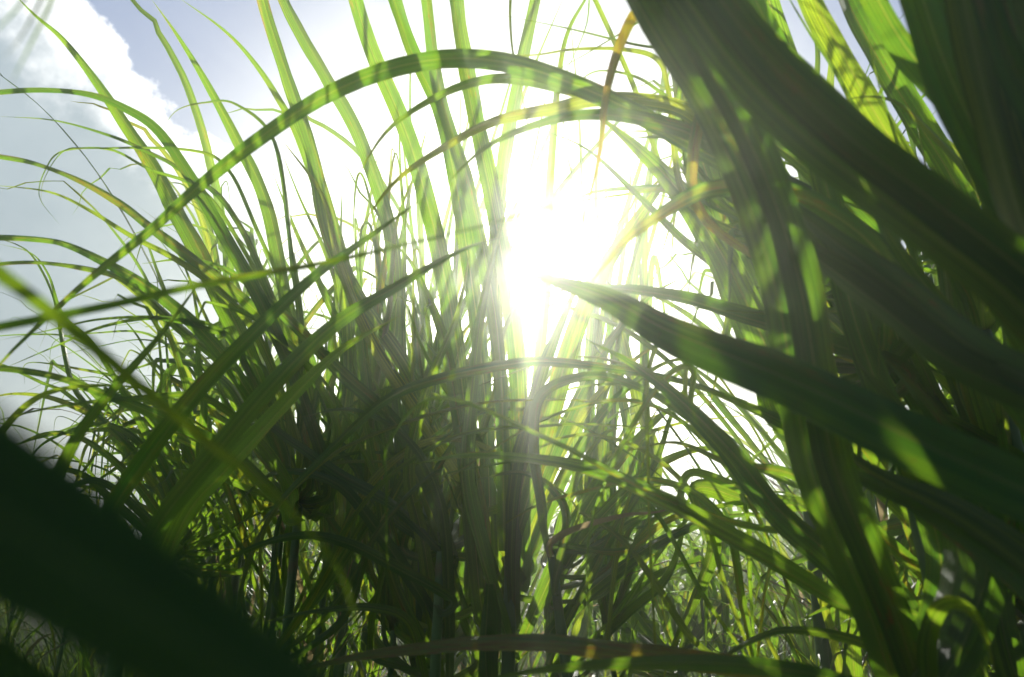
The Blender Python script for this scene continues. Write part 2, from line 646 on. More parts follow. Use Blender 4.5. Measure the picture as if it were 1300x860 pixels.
plant('cane hanging over the top right corner with near vertical dark overlapping blades', (1400, 620, 0.62), [
    ([(1420, 520), (1330, 340), (1255, 200), (1200, 80), (1160, -40), (1130, -140)], 52, (0.6, 0.68, 0.74), dict(mat=M_dark, back=0, tilt=25, prof=BL, fold=0.15)),
    ([(1400, 420), (1340, 270), (1300, 130), (1265, -20), (1240, -140)], 58, (0.58, 0.62, 0.68), dict(mat=M_dark, tilt=-15, prof=BL, fold=0.15)),
    ([(1380, 360), (1290, 250), (1215, 135), (1150, 60), (1100, -30), (1060, -120)], 34, (0.75, 0.85, 0.95), dict(mat=M_leaf, tilt=35, prof=BL)),
    ([(1420, 620), (1370, 470), (1330, 330), (1290, 200), (1250, 80), (1225, -60)], 56, (0.8, 0.85, 0.9), dict(mat=M_dark, back=0, tilt=-30, prof=BL)),
    ([(1450, 300), (1400, 180), (1330, 60), (1290, -60)], 48, (0.5, 0.55, 0.6), dict(mat=M_dark, tilt=10, prof=BL)),
    ([(1440, 620), (1380, 450), (1310, 250), (1240, 110), (1190, 0), (1160, -80)], 34, (0.75, 0.8, 0.85), dict(mat=M_leaf, tilt=-20, prof=BL)),
    ([(1430, 560), (1370, 400), (1325, 240), (1290, 80), (1275, -60)], 36, (0.8, 0.85, 0.9), dict(mat=M_dark, tilt=20, prof=BL)),
    ([(1430, 640), (1330, 470), (1240, 330), (1150, 225), (1040, 120), (930, 10), (880, -60)], 38, (0.8, 0.85, 0.9), dict(mat=M_dark, tilt=-15, prof=BL)),
    ([(1430, 680), (1330, 560), (1240, 440), (1150, 330), (1090, 230), (1040, 150)], 34, (0.9, 0.95, 1.0), dict(mat=M_leaf, tilt=25)),
    ([(1390, 420), (1310, 330), (1262, 262), (1236, 205), (1226, 150)], 40, (0.8, 0.9, 0.95), dict(mat=M_leaf, tilt=30)),
])
plant('cane whose long straight dark blade rises from the bottom edge to the top', (1172, 900, 0.82), [
    ([(1170, 880), (1140, 790), (1105, 705), (1062, 600), (1040, 500), (1015, 360), (975, 235), (925, 130), (850, 10), (800, -80)], 48, (0.85, 0.85, 0.72),
     dict(mat=M_dark, back=1, tilt=-18, prof=BL, fold=0.3)),
    ([(1165, 860), (1195, 720), (1160, 600), (1110, 480), (1075, 370), (1050, 240), (1010, 110), (950, -20)], 36, (0.95, 1.1, 1.1), dict(mat=M_leaf, tilt=20, prof=BL)),
    ([(1158, 868), (1120, 800), (1070, 770), (1000, 728), (930, 690), (850, 648), (780, 615), (700, 592), (600, 580), (520, 590)], 25, (0.9, 1.1, 1.3),
     dict(tilt=-38, fold=0.45)),
    ([(1160, 860), (1128, 800), (1090, 745), (1050, 700), (990, 648), (930, 575), (860, 505), (800, 460), (745, 432)], 36, (0.95, 1.1, 1.4), dict(mat=M_leaf, tilt=35)),
    ([(1180, 870), (1178, 820), (1190, 780), (1212, 768), (1240, 790), (1262, 850)], 24, (0.8, 0.8), dict(mat=M_leaf, tilt=30)),
    ([(1190, 880), (1230, 800), (1255, 700), (1230, 600), (1180, 520), (1120, 450)], 48, (0.8, 0.9, 1.0), dict(mat=M_dark, tilt=-28)),
    ([(1160, 870), (1128, 832), (1070, 808), (1000, 799), (955, 812), (905, 842), (880, 862)], 15, (1.0, 1.2), dict(tilt=40, fold=0.3)),
    ([(1210, 900), (1010, 858), (900, 840), (800, 826), (680, 814), (560, 818), (430, 838), (330, 865)], 27, (0.85, 0.95, 1.05), dict(mat=M_blotch, tilt=25, fold=0.2)),
    ([(1200, 930), (1070, 868), (960, 846), (840, 842), (700, 850), (590, 868)], 24, (0.75, 0.8, 0.9), dict(mat=M_dark, tilt=-20)),
])
# --- right, a step further: arching blades against the bright sky
plant('arching cane at the right whose longest blade bends over the sun', (1120, 470, 1.25), [
    ([(1110, 440), (1060, 340), (965, 240), (880, 185), (800, 140), (720, 104), (640, 79), (560, 75), (480, 92), (400, 128), (320, 182), (250, 238),
      (190, 292), (120, 348), (60, 402), (0, 462), (-40, 520)], 25, (1.3, 1.15, 1.2, 1.1), dict(mat=M_leaf, tilt=20, fold=0.2, prof=lambda t: profile(t, 0.8, 0.4))),
    ([(1080, 350), (1000, 240), (900, 180), (790, 136), (720, 112), (650, 100), (600, 105), (545, 128), (490, 168), (450, 230)], 23, (1.25, 1.3), dict(tilt=28)),
    ([(1100, 330), (980, 220), (900, 160), (850, 132), (760, 124), (700, 137), (630, 152), (565, 185), (500, 232), (450, 300)], 24, (1.2, 1.2), dict(mat=M_leaf, tilt=15)),
    ([(1100, 380), (1000, 250), (900, 182), (840, 158), (770, 146), (700, 153), (620, 185), (560, 240)], 27, (1.1, 1.1), dict(mat=M_dark, tilt=12)),
    ([(1120, 330), (1040, 262), (965, 240), (900, 242), (850, 266), (800, 302), (770, 335), (748, 362)], 28, (0.95, 1.0), dict(mat=M_rust, tilt=-5, prof=lambda t: profile(t, 0.8, 0.6))),
    ([(1150, 470), (1060, 438), (940, 402), (850, 376), (760, 366), (690, 372)], 25, (1.15, 1.3), dict(mat=M_dark, tilt=-22)),
    ([(1000, 520), (985, 470), (955, 400), (915, 320), (860, 240), (800, 180), (750, 140)], 48, (1.3, 1.4), dict(tilt=32)),
    ([(1010, 520), (965, 400), (925, 300), (890, 200), (860, 90), (840, -30)], 40, (1.5, 1.6), dict(tilt=-28, prof=BL)),
    ([(990, 480), (935, 370), (870, 310), (800, 240), (745, 190), (690, 165)], 14, (1.4, 1.5), dict(tilt=-40, mat=M_dark)),
    ([(1180, 380), (1100, 300), (1020, 240), (930, 200), (860, 175), (800, 175)], 30, (1.1, 1.25), dict(mat=M_dark, tilt=22)),
] + arches(35, 13, (960, 1120), (300, 560), (720, 960), (120, 420), (0.05, 0.35), (5, 22), (1.4, 2.0)))
plant('cane with lit yellow green blades standing in the gap of sky at upper right', (1250, 420, 1.35), [
    ([(1240, 360), (1170, 240), (1115, 150), (1065, 60), (1025, -20), (990, -110)], 33, (1.2, 1.15), dict(tilt=28, prof=BL)),
    ([(1250, 340), (1215, 240), (1165, 155), (1115, 75), (1070, -10), (1040, -90)], 33, (1.35, 1.35), dict(tilt=-30, prof=BL)),
    ([(1200, 330), (1180, 300), (1120, 220), (1085, 140), (1060, 90), (1030, 45), (1000, -5), (980, -40)], 9, (1.2, 1.1), dict(mat=M_dark, tilt=20)),
    ([(1290, 300), (1235, 222), (1190, 175), (1135, 128), (1082, 125), (1070, 140)], 13, (1.2, 1.1), dict(mat=M_dark, tilt=40)),
    ([(1200, 420), (1130, 320), (1070, 220), (1020, 130), (985, 30), (960, -60)], 32, (1.5, 1.5), dict(tilt=22, prof=BL)),
    ([(1240, 520), (1180, 400), (1110, 300), (1030, 220), (950, 160), (890, 130)], 33, (1.35, 1.4), dict(tilt=-36)),
    ([(1220, 560), (1150, 450), (1120, 380), (1050, 290), (1010, 240)], 36, (1.3, 1.4), dict(tilt=42)),
    ([(1260, 620), (1225, 500), (1205, 400), (1190, 310), (1150, 230)], 38, (1.25, 1.3), dict(tilt=-42, mat=M_leaf)),
    ([(1100, 0), (1060, -10), (1000, -50)], 12, (1.2, 1.2), dict(attach=False)) if False else
    ([(1090, 60), (1060, 40), (1100, 88), (1092, 120), (1083, 180)], 5, (1.1, 1.1), dict(attach=False)) if False else
    ([(1300, 420), (1230, 330), (1160, 230), (1120, 120), (1105, 60), (1104, 20)], 8, (1.1, 1.0), dict(tilt=0)),
])
plant('narrow leaved cane between the broad dark blades at the right', (1290, 700, 1.5),
      arches(20, 44, (1150, 1330), (300, 640), (900, 1200), (60, 420), (-0.06, 0.15), (6, 20), (1.15, 1.7)), r=0.01)
plant('cane in the lower right shade with half lit drooping blades', (1290, 760, 1.25), [
    ([(1280, 720), (1240, 700), (1190, 670), (1120, 610), (1040, 560), (960, 520), (880, 490)], 34, (1.2, 1.3), dict(tilt=35)),
    ([(1280, 780), (1200, 745), (1130, 690), (1070, 640), (1000, 600), (930, 590), (860, 562), (800, 572)], 18, (1.2, 1.35), dict(mat=M_rust, tilt=30)),
    ([(1290, 700), (1240, 600), (1200, 540), (1150, 470), (1090, 420)], 34, (1.2, 1.3), dict(tilt=-35)),
    ([(1290, 860), (1270, 760), (1290, 640), (1240, 580), (1190, 560)], 40, (1.1, 1.2), dict(tilt=25, mat=M_dark)),
    ([(1300, 840), (1210, 800), (1130, 770), (1070, 765), (1010, 790)], 14, (1.2, 1.3), dict(tilt=30)),
    ([(1085, 860), (1075, 740), (1080, 640), (1085, 560), (1070, 450)], 26, (1.7, 1.8), dict(tilt=20, attach=False, prof=lambda t: profile(t, 0.8, 0.5))),
    ([(1330, 760), (1300, 680), (1250, 620), (1170, 600), (1100, 620)], 26, (1.1, 1.3), dict(tilt=-30, mat=M_leaf)),
] + arches(35, 12, (1180, 1360), (560, 900), (950, 1180), (420, 760), (0.0, 0.3), (8, 24), (1.2, 1.8)))
# --- centre clump
plant('central cane whose pale upright blades stand straight in front of the sun', (650, 640, 1.75), [
    ([(610, 760), (588, 500), (560, 330), (520, 180), (470, 60), (440, -40), (425, -100)], 24, (1.75, 1.85), dict(tilt=18, prof=BL)),
    ([(626, 760), (615, 500), (590, 300), (560, 150), (520, 60), (490, -30), (470, -100)], 21, (1.8, 1.9), dict(tilt=-20, prof=BL)),
    ([(640, 700), (634, 450), (600, 250), (560, 120), (541, -10), (535, -80)], 18, (1.7, 1.8), dict(tilt=20, prof=BL)),
    ([(664, 720), (655, 450), (625, 260), (595, 120), (574, -10), (565, -90)], 24, (1.75, 1.8), dict(tilt=-25, prof=BL)),
    ([(650, 580), (632, 400), (638, 240), (660, 100), (680, 0), (692, -80)], 18, (1.8, 1.85), dict(tilt=25, prof=BL)),
    ([(670, 560), (690, 400), (700, 200), (715, 60), (745, -5), (775, -60)], 14, (1.7, 1.8), dict(tilt=-30)),
    ([(650, 700), (680, 600), (715, 470), (750, 370), (800, 290), (855, 215), (890, 170)], 28, (1.7, 1.7), dict(mat=M_rust, back=0, tilt=15)),
    ([(652, 700), (690, 600), (725, 520), (768, 440), (820, 380), (870, 350)], 19, (1.8, 1.9), dict(tilt=-25)),
    ([(655, 760), (700, 640), (745, 555), (790, 500), (850, 460), (905, 460)], 17, (1.8, 1.9), dict(tilt=28)),
    ([(650, 740), (700, 600), (760, 500), (830, 440), (880, 430)], 15, (1.9, 2.0), dict(tilt=-28)),
    ([(660, 820), (715, 700), (755, 630), (800, 570), (850, 520), (900, 495)], 20, (1.7, 1.9), dict(tilt=20)),
    ([(640, 760), (600, 640), (580, 520), (560, 420), (520, 330), (480, 300)], 20, (1.7, 1.75), dict(tilt=18)),
    ([(640, 800), (610, 700), (590, 600), (600, 480), (610, 400), (625, 330), (650, 230)], 20, (1.6, 1.7), dict(tilt=-30)),
    ([(655, 800), (655, 700), (665, 600), (690, 480), (722, 390), (750, 320)], 24, (1.68, 1.72), dict(mat=M_dark, tilt=35)),
    ([(620, 870), (616, 820), (618, 780), (620, 742)], 30, (1.45, 1.45), dict(mat=M_dark, back=0, tilt=0, prof=lambda t: 1.0 - 0.5 * max(0, t - 0.85) / 0.15, fold=0.8, ripple=0.3)),
    ([(640, 720), (560, 560), (520, 470), (460, 380), (420, 300), (400, 200), (370, 110), (340, 20), (320, -60)], 19, (1.9, 2.0), dict(tilt=20, prof=BL)),
    ([(640, 700), (540, 540), (470, 430), (430, 330), (410, 250), (360, 180)], 19, (1.85, 1.9), dict(tilt=-22)),
] + arches(9, 9, (560, 720), (620, 840), (480, 760), (330, 520), (-0.05, 0.1), (8, 18), (1.8, 2.1)), r=0.018)
plant('slender cane behind the central cane whose blades rise just right of the sun', (770, 800, 2.3),
      arches(15, 31, (730, 830), (560, 700), (690, 900), (0, 260), (-0.03, 0.10), (6, 16), (2.1, 2.5)), r=0.011)
plant('slender cane behind the central cane whose blades rise left of the sun', (540, 790, 2.4),
      arches(14, 21, (490, 600), (560, 720), (500, 760), (-40, 200), (-0.06, 0.04), (7, 17), (2.2, 2.6)), r=0.011)
plant('slender cane between the central clump and the left thicket, blades leaning left', (500, 800, 2.0),
      arches(13, 10, (450, 560), (560, 720), (340, 560), (90, 320), (-0.05, 0.2), (6, 16), (1.9, 2.3)), r=0.011)
plant('slender cane left of the centre with lit narrow blades fanning upwards', (440, 780, 2.4),
      arches(17, 5, (390, 500), (540, 700), (300, 500), (180, 400), (-0.1, 0.15), (6, 14), (2.2, 2.6)), r=0.011)
plant('cane just right of the central clump sending thin bluish arches to the right', (700, 700, 1.65), [
    ([(690, 640), (735, 520), (700, 490), (755, 478), (815, 494), (855, 518), (930, 580), (990, 650)], 14, (1.5, 1.5), dict(mat=M_dark, tilt=35)) if False else
    ([(690, 640), (680, 560), (690, 500), (755, 478), (815, 494), (855, 518), (930, 580), (990, 650)], 14, (1.5, 1.5), dict(mat=M_dark, tilt=35)),
    ([(700, 690), (790, 700), (850, 660), (930, 640), (985, 625), (1040, 640)], 9, (1.6, 1.7), dict(mat=M_rust, tilt=20)),
    ([(700, 760), (730, 700), (780, 640), (840, 590), (900, 570), (960, 590)], 16, (1.7, 1.9), dict(tilt=25)),
    ([(700, 800), (760, 740), (830, 690), (900, 660), (980, 650)], 18, (1.75, 1.9), dict(tilt=-30)),
    ([(710, 860), (800, 780), (850, 730), (870, 660), (880, 600)], 16, (1.8, 1.9), dict(tilt=30)),
    ([(700, 830), (770, 690), (830, 590), (855, 520), (900, 440)], 12, (1.7, 1.8), dict(tilt=-20)),
    ([(705, 740), (720, 660), (700, 620), (660, 600), (600, 610)], 12, (1.6, 1.6), dict(mat=M_dark)),
    ([(705, 860), (700, 760), (720, 640), (760, 560), (800, 540)], 18, (1.8, 1.9), dict(tilt=30)),
    ([(700, 690), (730, 672), (790, 655), (835, 650), (870, 640)], 9, (1.5, 1.5), dict(mat=M_dry)),
] + arches(26, 7, (690, 780), (640, 860), (780, 1000), (500, 720), (0.05, 0.35), (4, 13), (1.7, 2.6)))
plant('cane left of the central clump with dark low arches reaching to the left', (560, 700, 1.6), [
    ([(575, 700), (520, 560), (430, 470), (360, 400), (300, 350), (240, 330), (180, 335)], 20, (1.7, 1.8), dict(tilt=20)),
    ([(950, 512), (850, 480), (710, 460), (645, 463), (560, 480), (490, 508), (420, 570), (360, 630), (300, 700)], 14, (1.45, 1.35), dict(mat=M_dark, tilt=30, attach=False, prof=lambda t: profile(t, 0.5, 0.5))),
    ([(570, 760), (500, 720), (440, 690), (380, 680), (310, 700), (250, 740)], 15, (1.5, 1.5), dict(mat=M_dark, tilt=-25)),
    ([(560, 700), (500, 640), (430, 600), (370, 560), (330, 540), (250, 560)], 15, (1.6, 1.7), dict(tilt=25, mat=M_dark)),
    ([(560, 800), (470, 660), (420, 610), (350, 600), (300, 640)], 18, (1.6, 1.6), dict(mat=M_dark)),
    ([(560, 860), (540, 700), (520, 600), (540, 500), (580, 400), (600, 300)], 18, (1.6, 1.65), dict(mat=M_leaf, tilt=12)),
    ([(560, 860), (500, 740), (480, 620), (460, 520), (440, 420)], 16, (1.7, 1.8), dict(tilt=-20)),
    ([(570, 870), (570, 760), (560, 640), (520, 560), (450, 520), (380, 530)], 15, (1.55, 1.6), dict(mat=M_dark, back=0, tilt=22)),
    ([(540, 860), (520, 790), (470, 770), (400, 775), (330, 790)], 12, (1.5, 1.5), dict(tilt=30)),
] + arches(32, 8, (440, 620), (600, 880), (280, 640), (380, 700), (-0.05, 0.3), (6, 19), (1.7, 2.4)))
plant('low cane with thin dark arches crossing from lower left over the central clump', (330, 850, 1.6),
      arches(11, 41, (280, 470), (620, 800), (560, 900), (460, 640), (0.1, 0.4), (5, 12), (1.5, 1.9)), r=0.009)
plant('low cane right of centre with thin arches crossing back to the left', (960, 850, 1.6),
      arches(7, 42, (820, 1010), (620, 820), (470, 720), (470, 700), (0.1, 0.35), (5, 12), (1.5, 1.9)), r=0.009)
plant('bushy lit cane in the lower right gap with a tangle of short curved blades', (860, 840, 2.6),
      arches(34, 43, (740, 980), (700, 880), (690, 1070), (620, 800), (0.0, 0.3), (5, 13), (2.6, 3.6)), r=0.009)
# --- left: blades leaning up to the right and long ones sweeping left
plant('leaning cane at lower left whose broad dark blades slant up towards the sun', (150, 820, 1.0), [
    ([(130, 760), (140, 660), (185, 585), (250, 500), (320, 425), (400, 350), (470, 300), (540, 250)], 24, (1.05, 1.2), dict(mat=M_dark, tilt=25)),
    ([(165, 760), (200, 670), (270, 580), (340, 495), (420, 415), (500, 365), (580, 320), (640, 300)], 27, (1.0, 1.15), dict(mat=M_dark, tilt=-12)),
    ([(130, 780), (70, 650), (90, 570), (140, 500), (205, 425), (260, 350)], 18, (1.1, 1.2), dict(mat=M_dark, tilt=20)),
    ([(180, 800), (235, 660), (285, 600), (330, 550), (385, 490), (440, 440), (510, 400)], 30, (1.15, 1.3), dict(mat=M_leaf, tilt=30)),
    ([(120, 800), (20, 700), (-20, 600), (10, 540), (60, 500), (140, 490), (210, 500)], 15, (1.2, 1.3), dict(tilt=20)),
])
plant('cane in the left centre whose tall lit blade leans up to the top left corner', (380, 640, 1.9), [
    ([(370, 600), (330, 480), (270, 350), (225, 265), (195, 210), (155, 150), (120, 100), (80, 50), (45, 20), (15, -10)], 25, (1.85, 1.8), dict(tilt=18)),
    ([(420, 620), (390, 520), (340, 400), (285, 300), (240, 222), (200, 165), (160, 138), (115, 120), (50, 114), (-20, 118)], 18, (1.8, 1.6), dict(tilt=30, mat=M_dark, prof=lambda t: profile(t, 0.8, 0.5, 0.35))),
    ([(390, 640), (400, 520), (370, 400), (340, 260), (300, 175), (258, 98), (225, 45), (193, 0)], 17, (1.9, 1.95), dict(tilt=20, prof=lambda t: profile(t, 0.8, 0.5))),
    ([(400, 640), (440, 500), (430, 340), (385, 190), (350, 120), (315, 70), (280, 35), (228, -2)], 16, (1.95, 2.0), dict(tilt=-22)),
    ([(410, 640), (490, 480), (500, 320), (460, 180), (420, 105), (385, 45), (355, -15), (335, -60)], 19, (2.0, 2.1), dict(tilt=22, prof=BL)),
    ([(380, 480), (340, 360), (290, 260), (230, 215), (195, 195), (140, 172), (70, 153), (0, 148)], 9, (1.8, 1.7), dict(tilt=35)),
    ([(395, 600), (370, 460), (330, 400), (260, 340), (195, 290), (150, 255), (98, 227), (42, 206), (-10, 196)], 15, (1.85, 1.7), dict(tilt=30, mat=M_rust, prof=lambda t: profile(t, 0.8, 0.5, 0.4))),
    ([(380, 560), (330, 430), (280, 370), (225, 330), (167, 300), (115, 268), (63, 244), (-10, 235)], 11, (1.8, 1.65), dict(tilt=32)),
    ([(370, 640), (350, 560), (310, 490), (265, 430), (210, 380), (160, 347), (95, 314), (50, 303), (-30, 300)], 18, (1.75, 1.55), dict(tilt=30, prof=lambda t: profile(t, 0.8, 0.5, 0.4))),
    ([(360, 600), (300, 480), (230, 415), (180, 370), (140, 346), (52, 333), (-20, 336)], 12, (1.8, 1.6), dict(tilt=34, prof=lambda t: profile(t, 0.8, 0.5, 0.4))),
    ([(360, 640), (300, 580), (260, 555), (195, 525), (140, 503), (70, 478), (0, 467), (-40, 470)], 17, (1.6, 1.4), dict(tilt=34, prof=lambda t: profile(t, 0.8, 0.5, 0.5))),
    ([(370, 620), (330, 560), (260, 505), (180, 505), (115, 510), (52, 520), (-20, 538)], 12, (1.6, 1.4), dict(tilt=30)),
    ([(360, 560), (300, 440), (270, 420), (200, 404), (130, 415), (70, 440), (0, 470)], 8, (1.7, 1.6), dict(tilt=30)),
    ([(350, 560), (290, 430), (220, 405), (130, 405), (60, 420), (0, 432)], 7, (1.7, 1.6), dict(tilt=30)),
    ([(360, 420), (300, 300), (255, 240), (190, 215), (140, 190), (80, 192), (58, 215), (50, 250), (75, 285)], 6, (1.8, 1.7), dict(tilt=30)),
    ([(385, 430), (370, 300), (350, 180), (300, 132), (260, 130), (225, 140), (205, 165)], 9, (1.8, 1.75), dict(tilt=40)),
    ([(380, 420), (330, 300), (290, 215), (240, 190), (120, 188), (80, 192), (55, 230), (52, 262)], 6, (1.8, 1.7), dict(tilt=40)),
] + arches(20, 4, (240, 430), (480, 660), (120, 300), (230, 480), (0.1, 0.45), (4, 12), (1.8, 2.3)))
plant('cane behind the leaning blades with thin arches falling at the far left', (220, 700, 2.1), [
    ([(230, 640), (180, 540), (120, 440), (80, 400), (62, 350), (40, 322), (0, 310)], 9, (1.9, 1.8), dict(tilt=30)),
    ([(235, 640), (160, 560), (100, 500), (82, 440), (70, 380), (45, 330), (20, 310), (-20, 300)], 8, (2.0, 1.9), dict(tilt=30)),
    ([(240, 660), (200, 560), (205, 480), (199, 400), (200, 360), (190, 330)], 6, (1.9, 1.9), dict(tilt=0)),
    ([(245, 660), (222, 560), (214, 470), (208, 400), (205, 350)], 6, (1.9, 1.9), dict(tilt=0)),
    ([(220, 700), (150, 640), (100, 600), (50, 600), (0, 620)], 12, (2.0, 1.9), dict(tilt=30)),
    ([(220, 680), (170, 610), (110, 560), (60, 550), (0, 575)], 11, (2.0, 1.9), dict(tilt=30)),
    ([(230, 680), (200, 590), (140, 540), (60, 560), (20, 610)], 10, (2.0, 1.9), dict(tilt=30)),
    ([(230, 660), (290, 560), (330, 480), (300, 430), (250, 440)], 14, (2.0, 2.1), dict(tilt=20)),
    ([(225, 640), (200, 520), (240, 440), (310, 400), (370, 420)], 14, (2.1, 2.2), dict(tilt=20)),
    ([(220, 690), (130, 610), (60, 640), (0, 690)], 12, (1.9, 1.8), dict(tilt=30)),
    ([(225, 650), (150, 550), (80, 510), (20, 500), (-30, 510)], 12, (2.2, 2.1), dict(tilt=35)),
] + arches(57, 6, (200, 340), (560, 720), (-30, 200), (400, 660), (0.05, 0.5), (3, 9), (1.9, 2.8)))
# --- out of focus blades right in front of the lens
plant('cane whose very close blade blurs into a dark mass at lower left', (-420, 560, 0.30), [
    ([(-400, 400), (-180, 545), (0, 655), (180, 772), (380, 905), (620, 1060), (900, 1250)], 296, (0.115, 0.105, 0.10), dict(mat=M_close_shaded, back=0, tilt=10, prof=lambda t: profile(t, 0.9, 0.4), fold=0.05, ripple=0.0)),
    ([(-420, 560), (-200, 760), (-60, 850), (120, 950), (320, 1050), (560, 1200)], 230, (0.14, 0.13, 0.125), dict(mat=M_close_shaded, back=0, tilt=-8, prof=lambda t: profile(t, 0.9, 0.4), fold=0.05, ripple=0.0)),
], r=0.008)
plant('cane off the left edge sending two blurred thin blades across the picture', (-380, 500, 0.62), [
    ([(-120, 440), (0, 416), (140, 388), (245, 364), (400, 336), (500, 314), (600, 290), (700, 262)], 12, (0.6, 0.7), dict(mat=M_dark, tilt=20, prof=lambda t: profile(t, 0.7, 0.3, 0.3))),
    ([(-140, 260), (0, 350), (90, 420), (175, 490), (260, 560), (350, 633), (420, 710), (447, 770), (460, 840)], 30, (0.36, 0.38), dict(mat=M_dark, tilt=10)),
])
plant('cane over the top left corner with three blurred blade tips pointing down', (-260, 60, 0.55), [
    ([(90, -130), (60, -50), (28, 0), (0, 32), (-20, 55)], 13, (0.4, 0.4), dict(mat=M_dark, attach=False)),
    ([(90, -120), (62, -25), (30, 40), (4, 72)], 13, (0.4, 0.4), dict(mat=M_dark, attach=False)),
    ([(100, -120), (66, -10), (38, 55), (12, 108)], 12, (0.42, 0.42), dict(mat=M_dark, attach=False)),
]) if False else None
p_tip = plant('cane over the top left corner with three blurred blade tips pointing down', (-150, -60, 0.42), [
    ([(-80, -90), (40, -150), (75, -70), (30, 0), (0, 34), (-18, 55)], 12, (0.42, 0.42), dict(mat=M_dark)),
    ([(-80, -90), (60, -170), (88, -80), (62, -20), (30, 42), (4, 74)], 12, (0.42, 0.42), dict(mat=M_dark)),
    ([(-80, -90), (70, -180), (98, -90), (68, -5), (38, 58), (12, 110)], 11, (0.44, 0.44), dict(mat=M_dark)),
])
# --- hanging withered blades
plant('cane beyond the top edge with a withered orange tipped blade hanging above the sun', (1030, 330, 1.5), [
    ([(880, 250), (900, 60), (860, -40), (822, 0), (800, 28), (780, 78), (768, 130), (763, 180), (755, 225), (741, 275), (733, 310)], 17, (1.1, 1.0), dict(mat=M_blotch, tilt=15, attach=True, prof=lambda t: profile(t, 0.3, 0.6))),
    ([(860, 260), (800, 100), (720, -60), (660, -60), (648, 0), (650, 60), (658, 90), (668, 150), (682, 200), (690, 235)], 7, (1.4, 1.4), dict(mat=M_leaf)),
    ([(880, 200), (900, 110), (870, 70), (800, 55), (720, 36), (625, 17)], 6, (1.3, 1.3), dict(mat=M_dark, tilt=20)),
    ([(870, 220), (900, 20), (850, 5), (800, 35), (750, 65), (700, 95), (660, 130)], 5, (1.3, 1.3), dict(mat=M_dark, tilt=20)),
    ([(860, 200), (870, 60), (850, -10), (760, -60), (745, 30), (720, 90), (700, 150)], 5, (1.4, 1.4), dict()),
    ([(870, 250), (850, 120), (835, 75), (790, 62), (730, 62), (670, 70), (600, 66)], 9, (1.35, 1.3), dict(mat=M_leaf, tilt=30)),
    ([(880, 220), (860, 140), (830, 110), (800, 95), (760, 90), (735, 105), (715, 140)], 8, (1.35, 1.3), dict(tilt=30)),
], r=0.008)
plant('thin cane in the lower middle with narrow blades hanging straight down like strings', (1075, 640, 1.6), [
    ([(880, 540), (870, 440), (840, 430), (822, 480), (822, 560), (826, 700), (833, 835)], 6.5, (1.35, 1.3), dict(mat=M_leaf, prof=lambda t: profile(t, 0.8, 0.5, 0.5))),
    ([(885, 540), (880, 470), (850, 475), (815, 520), (785, 575), (755, 650), (745, 720), (750, 812)], 9, (1.3, 1.3), dict(mat=M_rust)),
    ([(860, 640), (700, 560), (560, 505), (495, 560), (491, 620), (492, 710), (508, 800)], 9, (1.1, 0.95), dict(mat=M_rust)),
    ([(880, 600), (860, 640), (830, 660), (800, 700), (790, 760)], 12, (1.6, 1.6), dict(tilt=20)),
    ([(885, 620), (905, 690), (880, 760), (850, 830), (840, 870)], 22, (1.7, 1.8), dict(tilt=30)),
], r=0.008)

# ------------------------------------------------------------------ free-standing cane plants filling the stand
rng = random.Random(11)


def gen_leaf(rnd, L, wid, a0, bend, twist=0.0, wisp=False):
    """spine, widths and side vectors of one blade leaving the origin upwards and arching out along +X"""
    n = 26
    P, W, S = [], [], []
    p = Vector((0, 0, 0))
    ang = a0
    yaw = 0.0
    ds = L / n
    kink = rnd.random() < 0.25
    kt = rnd.uniform(0.45, 0.75)
    for i in range(n + 1):
        t = i / n
        P.append(p.copy())
        W.append(wid * profile(t, 0.6, 0.3))
        sd = Vector((0, 1, 0))
        T = Vector((math.sin(ang), math.sin(yaw), math.cos(ang))).normalized()
        sd = Matrix.Rotation(twist * t, 3, T) @ sd
        S.append(sd)
        ang += bend * (0.25 + 2.2 * t * t) / n + (0.9 if kink and abs(t - kt) < 0.5 / n else 0)
        ang = min(ang, R(176))
        yaw += rnd.uniform(-0.06, 0.06)
        p = p + T * ds
    if wisp:
        for i in range(n - 6, n + 1):
            P[i] = P[i] + Vector((rnd.uniform(-1, 1), rnd.uniform(-1, 1), rnd.uniform(-1, 1))) * 0.012
    return P, W, S


LEAF_MESH = []
mats = [M_leaf, M_leaf, M_leaf, M_rust, M_dark, M_dry]
for k in range(22):
    rnd = random.Random(100 + k)
    L = rnd.uniform(0.9, 1.5)
    st = Strip()
    P, W, S = gen_leaf(rnd, L, rnd.uniform(0.017, 0.034), R(rnd.uniform(8, 34)), rnd.uniform(0.8, 2.6), rnd.uniform(-1.0, 1.0), True)
    st.blade(P, W, S, rnd.random(), 0.3, 0.12, rnd.uniform(0, 6))
    LEAF_MESH.append(st.mesh('leaf', mats[k % len(mats)]))
DRY_MESH = [m for m in LEAF_MESH if m.materials[0] in (M_dry, M_rust)]
GREEN_MESH = [m for m in LEAF_MESH if m.materials[0] is not M_dry]
THIN_MESH = []
for k in range(12):
    rnd = random.Random(300 + k)
    st = Strip()
    P, W, S = gen_leaf(rnd, rnd.uniform(0.6, 1.1), rnd.uniform(0.006, 0.014), R(rnd.uniform(10, 60)), rnd.uniform(0.6, 2.8), rnd.uniform(-1.5, 1.5), True)
    st.blade(P, W, S, rnd.random(), 0.3, 0.1, rnd.uniform(0, 6))
    THIN_MESH.append(st.mesh('leaf', [M_leaf, M_rust, M_dry, M_leaf][k % 4]))
STEM_MESH = []
